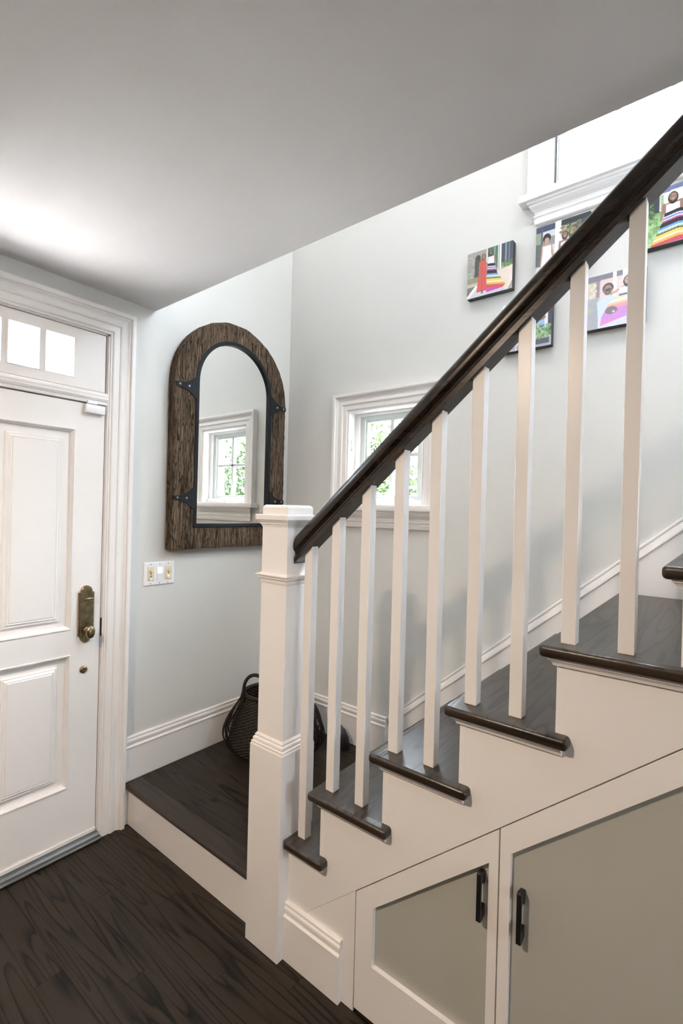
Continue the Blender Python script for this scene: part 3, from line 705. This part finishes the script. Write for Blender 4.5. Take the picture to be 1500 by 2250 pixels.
# ------------------------------------------------------------------ wicker basket
bk = empty('wicker_basket', (.315, -.345, h), 'black woven wicker basket with looped handle in the landing corner behind the newel', 'basket')
bc = Vector((.318, -.345)); ax = Vector((.7816, .6238)); ay = Vector((-ax.y, ax.x))
def brad(t):      # t 0..1 height -> half width along ax
    return .165+.075*math.sin(PI*min(1, t*1.25+.12))**.9 if t < .55 else .155+ (.238-.155)*max(0, (1-(t-.5)/.5))**.9
HB = .315
prof_b = lambda t: np.interp(t, [0, .08, .2, .35, .5, .65, .8, .92, 1], [.180, .212, .232, .234, .222, .205, .184, .168, .162])
def bpt(th_, t, extra=0):
    rx = prof_b(t)+extra; ry = (prof_b(t)*.78+extra); p = bc+ax*(rx*math.cos(th_))+ay*(ry*math.sin(th_))
    return Vector((p.x, p.y, h+.004+HB*t))
m = MB(); NR_, NSG, ST = 40, 144, 36
for j in range(NR_):
    t = (j+.5)/NR_; pts = [bpt(2*PI*k/NSG, t, .0032*math.cos(ST*2*PI*k/NSG*1.0+(PI if j % 2 else 0))) for k in range(NSG)]
    vs = []
    for k, p in enumerate(pts):
        c2 = Vector((bc.x, bc.y, p.z)); nrm = (p-c2).normalized()
        for an in (0, PI/2, PI, 3*PI/2): vs.append(p+nrm*math.cos(an)*.0030+Vector((0, 0, 1))*math.sin(an)*.0044)
    m.add(vs, [(k*4+q, k*4+(q+1) % 4, ((k+1) % NSG)*4+(q+1) % 4, ((k+1) % NSG)*4+q) for k in range(NSG) for q in range(4)], True)
m.build('woven_body', M['wicker'], bk, kind='stuff')
m = MB(); inner = [bpt(2*PI*k/48, t, -.004) for t in (0, .1, .3, .6, 1) for k in range(48)]
m.add(inner, [(i*48+k, i*48+(k+1) % 48, (i+1)*48+(k+1) % 48, (i+1)*48+k) for i in range(4) for k in range(48)]+[tuple(range(48))], True); m.build('lining', M['wicker'], bk)
m = MB(); pts = [bpt(2*PI*k/60, 1.0, .004) for k in range(61)]; m.tube(pts, .010, 8); m.build('rim', M['wicker'], bk)
m = MB(); random.seed(3)
for side in (PI, 0):
    for i in range(13):
        a = side+(i-6)*.085+random.uniform(-.02, .02); ex = random.uniform(.014, .040)
        pts = [bpt(a*1.0, t, .004+ex*math.sin(PI*t**.9)) for t in np.linspace(.02, 1, 14)]
        m.tube(pts, .0030, 5)
m.build('outer_canes', M['wicker'], bk, kind='stuff')
m = MB(); z1_ = h+HB
pts = []
for i in range(21):
    an = PI*i/20; p = bc+ax*(-.098-.058*math.cos(an))+ay*(-.075); pts.append((p.x, p.y, z1_-.02+.135*math.sin(an)**.55))
m.tube(pts, [.0075+.002*math.sin(PI*i/20) for i in range(21)], 8)
for s_ in (-1, 1):
    for q in (-.018, 0, .018):
        p = bc+ax*(-.098+s_*.057)+ay*(-.075); p2 = bc+ax*(-.098+s_*.057+q)+ay*(-.075)
        m.tube([(p2.x, p2.y, z1_-.02), (p.x, p.y, z1_+.055)], .003, 5)
m.build('handle', M['wicker'], bk)
m = MB()
for q in (0, .012, .022):
    pts = []
    for i in range(13):
        an = PI*i/12; p = bc+ax*(-(.10-q)*math.cos(an))+ay*(.10)
        pts.append((p.x, p.y, z1_-.01+(.055+q)*math.sin(an)**.7))
    m.tube(pts, .003, 5)
m.build('handle', M['wicker'], bk)
# small slumped bag between basket and wall
bg_ = MB(); n_ = 16; vs = []
for j, (zz, s_) in enumerate(((0, 1), (.03, 1.06), (.06, .95), (.095, .6), (.115, .2))):
    for k in range(n_):
        a = 2*PI*k/n_; vs.append((.545+.055*s_*math.cos(a)*(1+.12*math.sin(3*a)), -.075+.045*s_*math.sin(a), h+.0005+zz*(1+.1*math.cos(2*a))))
bg_.add(vs, [tuple(range(n_-1, -1, -1)), tuple(4*n_+k for k in range(n_))]+[(j*n_+k, j*n_+(k+1) % n_, (j+1)*n_+(k+1) % n_, (j+1)*n_+k) for j in range(4) for k in range(n_)], True)
bg_.build('pouch', M['leather'], label='small dark slumped pouch on the landing between basket and back wall', cat='bag')

# ------------------------------------------------------------------ photo prints
N = 132
def lin(c): c = np.array(c)/255.; return np.where(c < .04045, c/12.92, ((c+.055)/1.055)**2.4)
class Img:
    def __init__(s, bgc): s.a = np.zeros((N, N, 3)); s.a[:] = bgc; s.U, s.V = np.meshgrid((np.arange(N)+.5)/N, (np.arange(N)+.5)/N)
    def rect(s, u0, v0, u1, v1, c): s.a[(s.U >= u0) & (s.U < u1) & (s.V >= v0) & (s.V < v1)] = c; return s
    def ell(s, cu, cv, ru, rv, c, rot=0):
        du, dv = s.U-cu, s.V-cv; x = du*math.cos(rot)+dv*math.sin(rot); y_ = -du*math.sin(rot)+dv*math.cos(rot)
        s.a[(x/ru)**2+(y_/rv)**2 < 1] = c; return s
    def mask(s, pts):
        ins = np.zeros((N, N), bool); n_ = len(pts)
        for i in range(n_):
            (x1, y1), (x2, y2) = pts[i], pts[(i+1) % n_]
            if y1 == y2: continue
            c = ((y1 > s.V) != (y2 > s.V)) & (s.U < (x2-x1)*(s.V-y1)/(y2-y1)+x1); ins ^= c
        return ins
    def poly(s, pts, c): s.a[s.mask(pts)] = c; return s
    def line(s, pts, w, c):
        for (x1, y1), (x2, y2) in zip(pts[:-1], pts[1:]):
            L2 = (x2-x1)**2+(y2-y1)**2; t = np.clip(((s.U-x1)*(x2-x1)+(s.V-y1)*(y2-y1))/L2, 0, 1)
            s.a[(s.U-x1-t*(x2-x1))**2+(s.V-y1-t*(y2-y1))**2 < w*w/4] = c
        return s
    def bands(s, pts, fieldf, stops):
        mk = s.mask(pts); f = fieldf(s.U, s.V)
        for lo, c in stops: s.a[mk & (f >= lo)] = c
        return s
    def noise(s, u0, v0, u1, v1, cols, n_, sz, seed=1):
        rg = np.random.RandomState(seed)
        for _ in range(n_): s.ell(rg.uniform(u0, u1), rg.uniform(v0, v1), sz*rg.uniform(.4, 1.2), sz*rg.uniform(.4, 1), cols[rg.randint(len(cols))])
        return s
SK, SK2, HR = (146, 98, 78), (186, 132, 108), (44, 30, 28)
STRIPES = [(0, (22, 22, 34)), (.10, (240, 240, 245)), (.13, (70, 110, 215)), (.18, (235, 235, 240)), (.21, (190, 40, 110)), (.26, (25, 24, 34)), (.38, (90, 150, 225)), (.45, (235, 235, 240)), (.48, (150, 190, 150)), (.53, (30, 30, 38)), (.56, (240, 205, 70)), (.66, (245, 238, 220)), (.70, (240, 170, 70)), (.78, (215, 50, 60)), (.89, (190, 40, 150))]
def face(im, u, v, s_, skin=SK, hair=HR, glasses=False, beard=False, longh=True, lean=0):
    if longh: im.ell(u, v+.35*s_, s_*1.15, s_*1.65, hair)
    else: im.ell(u, v-.25*s_, s_*1.08, s_*1.15, hair)
    im.ell(u, v+.1*s_, s_*.8, s_*1.1, skin)
    if beard: im.ell(u, v+.72*s_, s_*.68, s_*.52, tuple(int(c*.45) for c in skin))
    if glasses: im.rect(u-.65*s_, v-.15*s_, u+.65*s_, v+.2*s_, (24, 20, 24))
    else:
        im.ell(u-.32*s_, v-.02*s_, .11*s_, .09*s_, (30, 18, 16)); im.ell(u+.32*s_, v-.02*s_, .11*s_, .09*s_, (30, 18, 16))
    im.ell(u, v+.62*s_, .24*s_, .07*s_, (236, 214, 208))
def img_a():
    im = Img((150, 145, 136)); im.noise(0, .1, .4, .6, [(160, 156, 146), (138, 132, 124), (170, 166, 158)], 60, .04, 2)
    im.ell(.235, .16, .06, .075, (44, 44, 42)); im.poly([(.17, .2), (.30, .2), (.30, .6), (.16, .62)], (58, 56, 52)); im.rect(0, .56, .42, .68, (128, 132, 92)); im.rect(0, .68, .42, .76, (190, 172, 150)); im.rect(0, .76, .4, 1, (96, 92, 86))
    im.rect(.43, 0, .455, .3, (245, 245, 240)); im.rect(.455, 0, .70, .48, (56, 104, 76)); im.rect(.60, 0, .62, .5, (130, 170, 140)); im.rect(.68, 0, .70, .56, (236, 236, 228)); im.rect(.72, 0, .76, .55, (226, 228, 220))
    im.rect(.76, 0, 1, .46, (52, 66, 84)); im.rect(.84, 0, .86, .46, (150, 170, 190)); im.rect(.92, 0, .93, .46, (120, 140, 160)); im.noise(.78, .40, 1, .50, [(70, 120, 50), (110, 150, 70), (60, 90, 40)], 60, .022, 5)
    im.poly([(.6, .56), (1, .5), (1, 1), (.5, 1)], (228, 206, 190)); im.poly([(.18, .8), (.42, .74), (.7, .86), (.9, 1), (.02, 1)], (196, 194, 210)); im.poly([(0, .95), (.2, .74), (.26, .76), (.04, 1), (0, 1)], (236, 234, 228)); im.poly([(1, .82), (1, 1), (.9, 1)], (150, 140, 130)); im.line([(.88, 1), (1, .74)], .012, (245, 240, 232))
    im.poly([(.28, .24), (.43, .24), (.44, .5), (.45, .9), (.22, .9), (.26, .5)], (226, 58, 46)); im.line([(.345, .3), (.33, .88)], .012, (190, 40, 34)); im.line([(.39, .5), (.40, .88)], .01, (200, 46, 40)); im.line([(.28, .26), (.27, .48), (.33, .58)], .03, SK); face(im, .365, .15, .048, SK, (110, 60, 44)); im.rect(.325, .87, .36, .95, (90, 60, 60))
    im.poly([(.46, .20), (.60, .20), (.60, .36), (.46, .36)], (232, 222, 240)); im.line([(.61, .2), (.645, .5)], .028, SK)
    im.bands([(.46, .34), (.61, .34), (.68, .6), (.86, .86), (.80, .92), (.44, .95), (.44, .6)], lambda u, v: (v-.34)/.58-(u-.5)*.35, STRIPES); face(im, .525, .10, .046, SK, HR, glasses=True)
    return im
def img_b():
    im = Img((206, 208, 212)); im.rect(0, 0, 1, .12, (40, 54, 88)); im.rect(0, .12, .1, .35, (130, 150, 120)); im.rect(.1, 0, .13, .8, (60, 68, 84)); im.rect(0, .35, .12, .8, (82, 90, 92)); im.rect(.13, .12, .46, .6, (190, 196, 204)); im.rect(.36, 0, .48, 1, (252, 252, 252)); im.rect(.13, .25, .36, .42, (120, 126, 130))
    im.rect(.62, 0, 1, 1, (52, 62, 58)); im.noise(.48, .06, .82, .5, [(120, 108, 70), (70, 84, 52), (160, 140, 100)], 90, .035, 3); im.rect(.48, 0, 1, .1, (36, 42, 48)); im.rect(.82, .1, .84, 1, (90, 96, 92))
    im.ell(.21, .26, .075, .09, (24, 22, 34)); im.ell(.21, .31, .045, .06, SK2); im.poly([(.12, .38), (.30, .38), (.36, .7), (.36, 1), (.08, 1), (.1, .6)], SK2); im.poly([(.14, .42), (.29, .42), (.30, .6), (.42, 1), (.08, 1), (.13, .6)], (248, 226, 226)); im.line([(.22, .6), (.16, 1)], .01, (226, 198, 200)); im.line([(.26, .6), (.30, 1)], .01, (226, 198, 200))
    im.poly([(.44, .40), (.66, .40), (.70, .62), (.42, .7)], SK); im.poly([(.48, .44), (.63, .42), (.63, .6), (.48, .62)], (246, 244, 250)); im.poly([(.47, .60), (.64, .58), (.70, .72), (.44, .74)], (26, 34, 72)); im.poly([(.44, .72), (.72, .70), (.8, 1), (.4, 1)], (90, 140, 220)); face(im, .55, .30, .05)
    face(im, .88, .30, .05, SK, HR, longh=False); im.poly([(.78, .42), (.98, .42), (1, .8), (.76, .8)], (200, 210, 226))
    return im
def img_c():
    im = Img((70, 110, 84)); im.noise(0, 0, 1, .7, [(60, 120, 90), (96, 160, 120), (40, 80, 60), (190, 220, 210)], 200, .05, 7); im.rect(0, 0, .3, .3, (248, 248, 250)); im.rect(.82, 0, .93, .62, (226, 232, 240)); im.rect(.93, 0, 1, .7, (30, 36, 52)); im.rect(0, .8, 1, 1, (150, 160, 176))
    im.ell(.12, .42, .1, .13, (44, 26, 24)); im.poly([(0, .5), (.2, .5), (.24, .8), (0, .9)], (240, 180, 180)); im.poly([(.16, .5), (.34, .48), (.36, .9), (.2, .9)], (248, 214, 206)); im.poly([(.38, .48), (.86, .44), (.88, .66), (.78, .78), (.36, .9), (.34, .58)], (132, 176, 226)); im.poly([(.52, .5), (.66, .5), (.64, .8), (.54, .8)], (22, 24, 34)); face(im, .575, .36, .085, SK, (24, 18, 18), beard=True, longh=False); im.ell(.80, .42, .09, .05, SK)
    im.noise(.62, .58, .98, .82, [(90, 150, 70), (130, 180, 100), (60, 110, 56), (170, 200, 130)], 150, .028, 9); im.rect(.66, .84, .96, .95, (50, 58, 70)); im.line([(.42, .7), (.42, .98)], .03, (250, 240, 234)); im.line([(.32, .74), (.30, 1)], .03, (230, 200, 190))
    return im
def img_d():
    im = Img((196, 178, 180)); im.rect(0, 0, .6, .12, (96, 92, 110)); im.rect(0, .1, .22, .5, (128, 110, 104)); im.rect(.01, .12, .20, .42, (206, 190, 158)); im.noise(.01, .13, .19, .41, [(220, 206, 170), (190, 176, 150)], 30, .03, 4); im.rect(.22, .1, .26, .42, (110, 100, 112)); im.rect(.27, .1, .48, .5, (226, 190, 184)); im.rect(.48, 0, .54, .6, (250, 248, 252)); im.rect(.54, 0, .64, .10, (98, 96, 120)); im.rect(.54, .1, .64, .5, (232, 196, 190)); im.rect(.64, 0, .74, 1, (250, 248, 252)); im.rect(.74, 0, .8, .12, (80, 90, 130)); im.rect(.80, 0, 1, 1, (200, 206, 214)); im.rect(0, .42, .24, 1, (140, 146, 158)); im.ell(.08, .62, .09, .06, (160, 156, 140)); im.rect(.24, .75, 1, 1, (206, 206, 222)); im.rect(.93, .10, 1, .34, (170, 214, 224)); im.rect(.9, .34, 1, .8, (120, 126, 134))
    im.poly([(.22, .5), (.38, .42), (.56, .46), (.56, .7), (.40, .86), (.24, .8)], (186, 208, 236)); face(im, .40, .30, .085, SK, (36, 28, 30), glasses=True, beard=True, longh=False)
    im.poly([(.66, .34), (.86, .36), (.88, .8), (.6, .84)], (216, 218, 240)); im.line([(.68, .30), (.46, .40)], .045, SK2); im.poly([(.58, .32), (.80, .30), (.80, .44), (.58, .44)], (250, 246, 248)); im.rect(.58, .43, .76, .47, (54, 72, 130)); face(im, .72, .20, .065, SK2); face(im, .81, .32, .055, SK, (60, 40, 40), beard=True, longh=False)
    im.bands([(.30, .80), (.42, .56), (.62, .47), (.74, .50), (.76, .70), (.70, .86), (.44, .92), (.28, .96)], lambda u, v: (v-.47)*1.6+(u-.3)*.1-.05, [(-1, (246, 214, 130)), (.06, (250, 236, 214)), (.12, (244, 180, 120)), (.19, (236, 120, 140)), (.30, (196, 96, 210)), (.62, (220, 90, 190))]); im.ell(.46, .70, .10, .07, (96, 70, 86)); im.ell(.50, .73, .025, .02, (210, 196, 210)); im.rect(.56, .9, .72, 1, (196, 200, 226))
    im.a = im.a*.86+255*.14*np.array([.98, .96, 1.0])
    return im
def img_e():
    im = Img((120, 170, 96)); im.noise(0, .35, .5, 1, [(104, 160, 84), (140, 190, 110), (90, 140, 70), (160, 205, 130)], 240, .04, 12); im.rect(0, 0, 1, .11, (84, 92, 150)); im.rect(0, .09, .24, .42, (44, 50, 66)); im.noise(0, .12, .16, .5, [(60, 90, 50), (90, 120, 60), (40, 60, 40)], 70, .03, 8); im.rect(.24, .1, .40, .4, (226, 232, 220)); im.rect(.26, .12, .30, .38, (150, 180, 130)); im.rect(.40, .08, .62, .42, (246, 242, 240)); im.rect(.62, .08, 1, .5, (130, 150, 200)); im.rect(.66, .1, .95, .46, (190, 200, 224))
    im.poly([(.30, .30), (.58, .28), (.60, .46), (.30, .48)], SK); im.poly([(.34, .32), (.54, .32), (.54, .46), (.34, .46)], (246, 244, 252)); im.line([(.30, .3), (.27, .56)], .035, SK); im.line([(.58, .3), (.66, .5)], .035, SK)
    im.bands([(.33, .44), (.56, .43), (.78, .66), (.98, .98), (.12, 1), (.22, .78), (.30, .58)], lambda u, v: (v-.43)*1.65-abs(u-.52)*.28, STRIPES); face(im, .44, .20, .065)
    return im
def photo(name, x0, z1, size, im, label):
    t = empty(name, (x0+size/2, YW-.01, z1-size), label, 'photo print', 'square photo prints beside the stairwell window')
    A_ = im.a
    for _ in range(1): A_ = (A_*2+np.roll(A_, 1, 0)+np.roll(A_, -1, 0)+np.roll(A_, 1, 1)+np.roll(A_, -1, 1))/6
    g_ = A_.mean(2, keepdims=True); A_ = (A_*.80+g_*.20)*.84+34+np.random.RandomState(5).normal(0, 5, A_.shape[:2])[:, :, None]  # colours greyed and lifted to imitate sheen washing over the print
    im.a = A_
    yb, yf = YW-.0005, YW-.0385
    B(x0, x0+size, yb-.004, yf+.0012, z1-size, z1).build('panel', M['edge'], t)
    bx = np.linspace(x0, x0+size, N+1); bz = np.linspace(z1, z1-size, N+1)
    yfr = yf; vs = [(float(xx)-t.location.x, yfr-t.location.y, float(zz)-t.location.z) for zz in bz for xx in bx]
    fs = [(j*(N+1)+i, (j+1)*(N+1)+i, (j+1)*(N+1)+i+1, j*(N+1)+i+1) for j in range(N) for i in range(N)]
    me = bpy.data.meshes.new('photo'); me.from_pydata(vs, [], fs); ca = me.color_attributes.new('print', 'FLOAT_COLOR', 'CORNER')
    col = np.ones((N*N, 4, 4)); col[:, :, :3] = lin(np.clip(im.a.reshape(-1, 3), 0, 255))[:, None, :]
    ca.data.foreach_set('color', col.reshape(-1).astype(np.float32)); me.materials.append(PRINT)
    o = bpy.data.objects.new('photo', me); COL.objects.link(o); o.parent = t
    return t
PRINT = bpy.data.materials.new('photo_print'); PRINT.use_nodes = True; _t = PRINT.node_tree; _a = _t.nodes.new('ShaderNodeVertexColor'); _a.layer_name = 'print'
_b = _t.nodes['Principled BSDF']; _t.links.new(_a.outputs[0], _b.inputs['Base Color']); _b.inputs['Roughness'].default_value = .22
photo('photo_print', 1.1995, 2.711, .212, img_a(), 'leftmost square photo print of two women, one in a red dress, one in striped skirt')
photo('photo_print', 1.511, 2.727, .212, img_b(), 'square photo print just under the big window, a woman in a pale pink gown')
photo('photo_print', 1.371, 2.427, .212, img_c(), 'lowest square photo print behind the handrail, smiling bearded man in a light blue shirt')
photo('photo_print', 1.708, 2.455, .212, img_d(), 'square photo print behind the balusters, man in sunglasses and a rainbow skirt')
photo('photo_print', 1.906, 2.722, .212, img_e(), 'rightmost square photo print, woman in a rainbow striped skirt on grass')

# ------------------------------------------------------------------ fixtures made up for the unseen hall fill lamps
for x, y, _e in HALL_FILLS:
    t = empty('hall_fill_fixture', (x, y, H-.02), 'unseen warm fill lamp added over the %s of the hall behind the viewer' % ('door side' if x < 2 else 'stair side'), 'ceiling light')
    m = MB(); s_ = 24; vs = [(x+q*math.cos(2*PI*k/s_), y+q*math.sin(2*PI*k/s_), z) for q, z in ((.085, H), (.083, H-.006), (.072, H-.008), (.070, H-.001)) for k in range(s_)]
    m.add(vs, [(i*s_+k, i*s_+(k+1) % s_, (i+1)*s_+(k+1) % s_, (i+1)*s_+k) for i in range(3) for k in range(s_)]); m.build('trim_ring', M['trim'], t)
    m = MB(); m.add([(x+.071*math.cos(2*PI*k/s_), y+.071*math.sin(2*PI*k/s_), H-.003) for k in range(s_)], [tuple(range(s_))]); m.build('lens', M['lampg'], t)

# ------------------------------------------------------------------ outside
gr = B(-40, 40, -40, 40, -.36, -.31).build('ground', M['driveway'], kind='structure')
B(-11, -.165, -16, -2.9, -.309, -.27).build('bounce_slab', M['ground'], parent=gr)  # unseen pale slab, placed to bounce sun through the transom onto the ceiling
def tree(x, y, hh, crown, seed, label):
    random.seed(seed); rg = np.random.RandomState(seed); z0 = -.3
    t = empty('tree', (x, y, z0), label, 'tree', 'trees outside the windows')
    m = MB(); m.tube([(x, y, z0), (x+.05, y, hh*.4), (x-.03, y+.05, hh*.8), (x, y, hh)], [.12, .09, .05, .015], 8)
    for i in range(26):
        zz = hh*random.uniform(.15, .9); a = random.uniform(0, 2*PI); L_ = crown*random.uniform(.5, 1.1); p = Vector((x, y, zz))
        pts = [p+Vector((math.cos(a+.3*math.sin(k))*L_*k/5, math.sin(a+.3*math.sin(k))*L_*k/5, .16*k*random.uniform(.2, 1))) for k in range(6)]
        m.tube(pts, [.022, .018, .014, .01, .007, .003], 5)
    m.build('trunk', M['bark'], t)
    n_ = 16000; c = rg.normal(size=(n_, 3)); c /= np.linalg.norm(c, axis=1)[:, None]; c *= (rg.uniform(.15, 1, (n_, 1)))**.5
    c = c*np.array([crown, crown, hh*.48])+np.array([x, y, hh*.55]); keep = (np.sin(c[:, 0]*5+seed)+np.sin(c[:, 2]*4.3)+np.sin(c[:, 1]*4.7)) > -.6; c = c[keep]; n_ = len(c)
    a = rg.normal(size=(n_, 3)); a /= np.linalg.norm(a, axis=1)[:, None]; b = np.cross(a, rg.normal(size=(n_, 3))); b /= np.linalg.norm(b, axis=1)[:, None]
    s1, s2 = .05, .026; V = np.stack([c-a*s1, c+b*s2, c+a*s1, c-b*s2], 1).reshape(-1, 3)-np.array([x, y, z0]); F_ = np.arange(n_*4).reshape(-1, 4)
    me = bpy.data.meshes.new('foliage'); me.from_pydata(V.tolist(), [], F_.tolist()); me.materials.append(M['leaf'])
    o = bpy.data.objects.new('foliage', me); COL.objects.link(o); o.parent = t; o['kind'] = 'stuff'
tree(-4.7, 3.3, 3.1, 1.15, 1, 'low leafy tree outside the small window, farthest left of its row')
tree(-2.1, 3.0, 3.3, 1.2, 2, 'low leafy tree filling the left panes of the small window')
tree(.5, 3.1, 3.0, 1.15, 5, 'low leafy tree standing straight outside the small window')
tree(3.1, 3.0, 3.2, 1.2, 7, 'low leafy tree whose reflection fills the window seen in the mirror')
tree(1.9, 7.6, 6.0, 1.6, 8, 'tall tree seen faintly through the bright stairwell window')
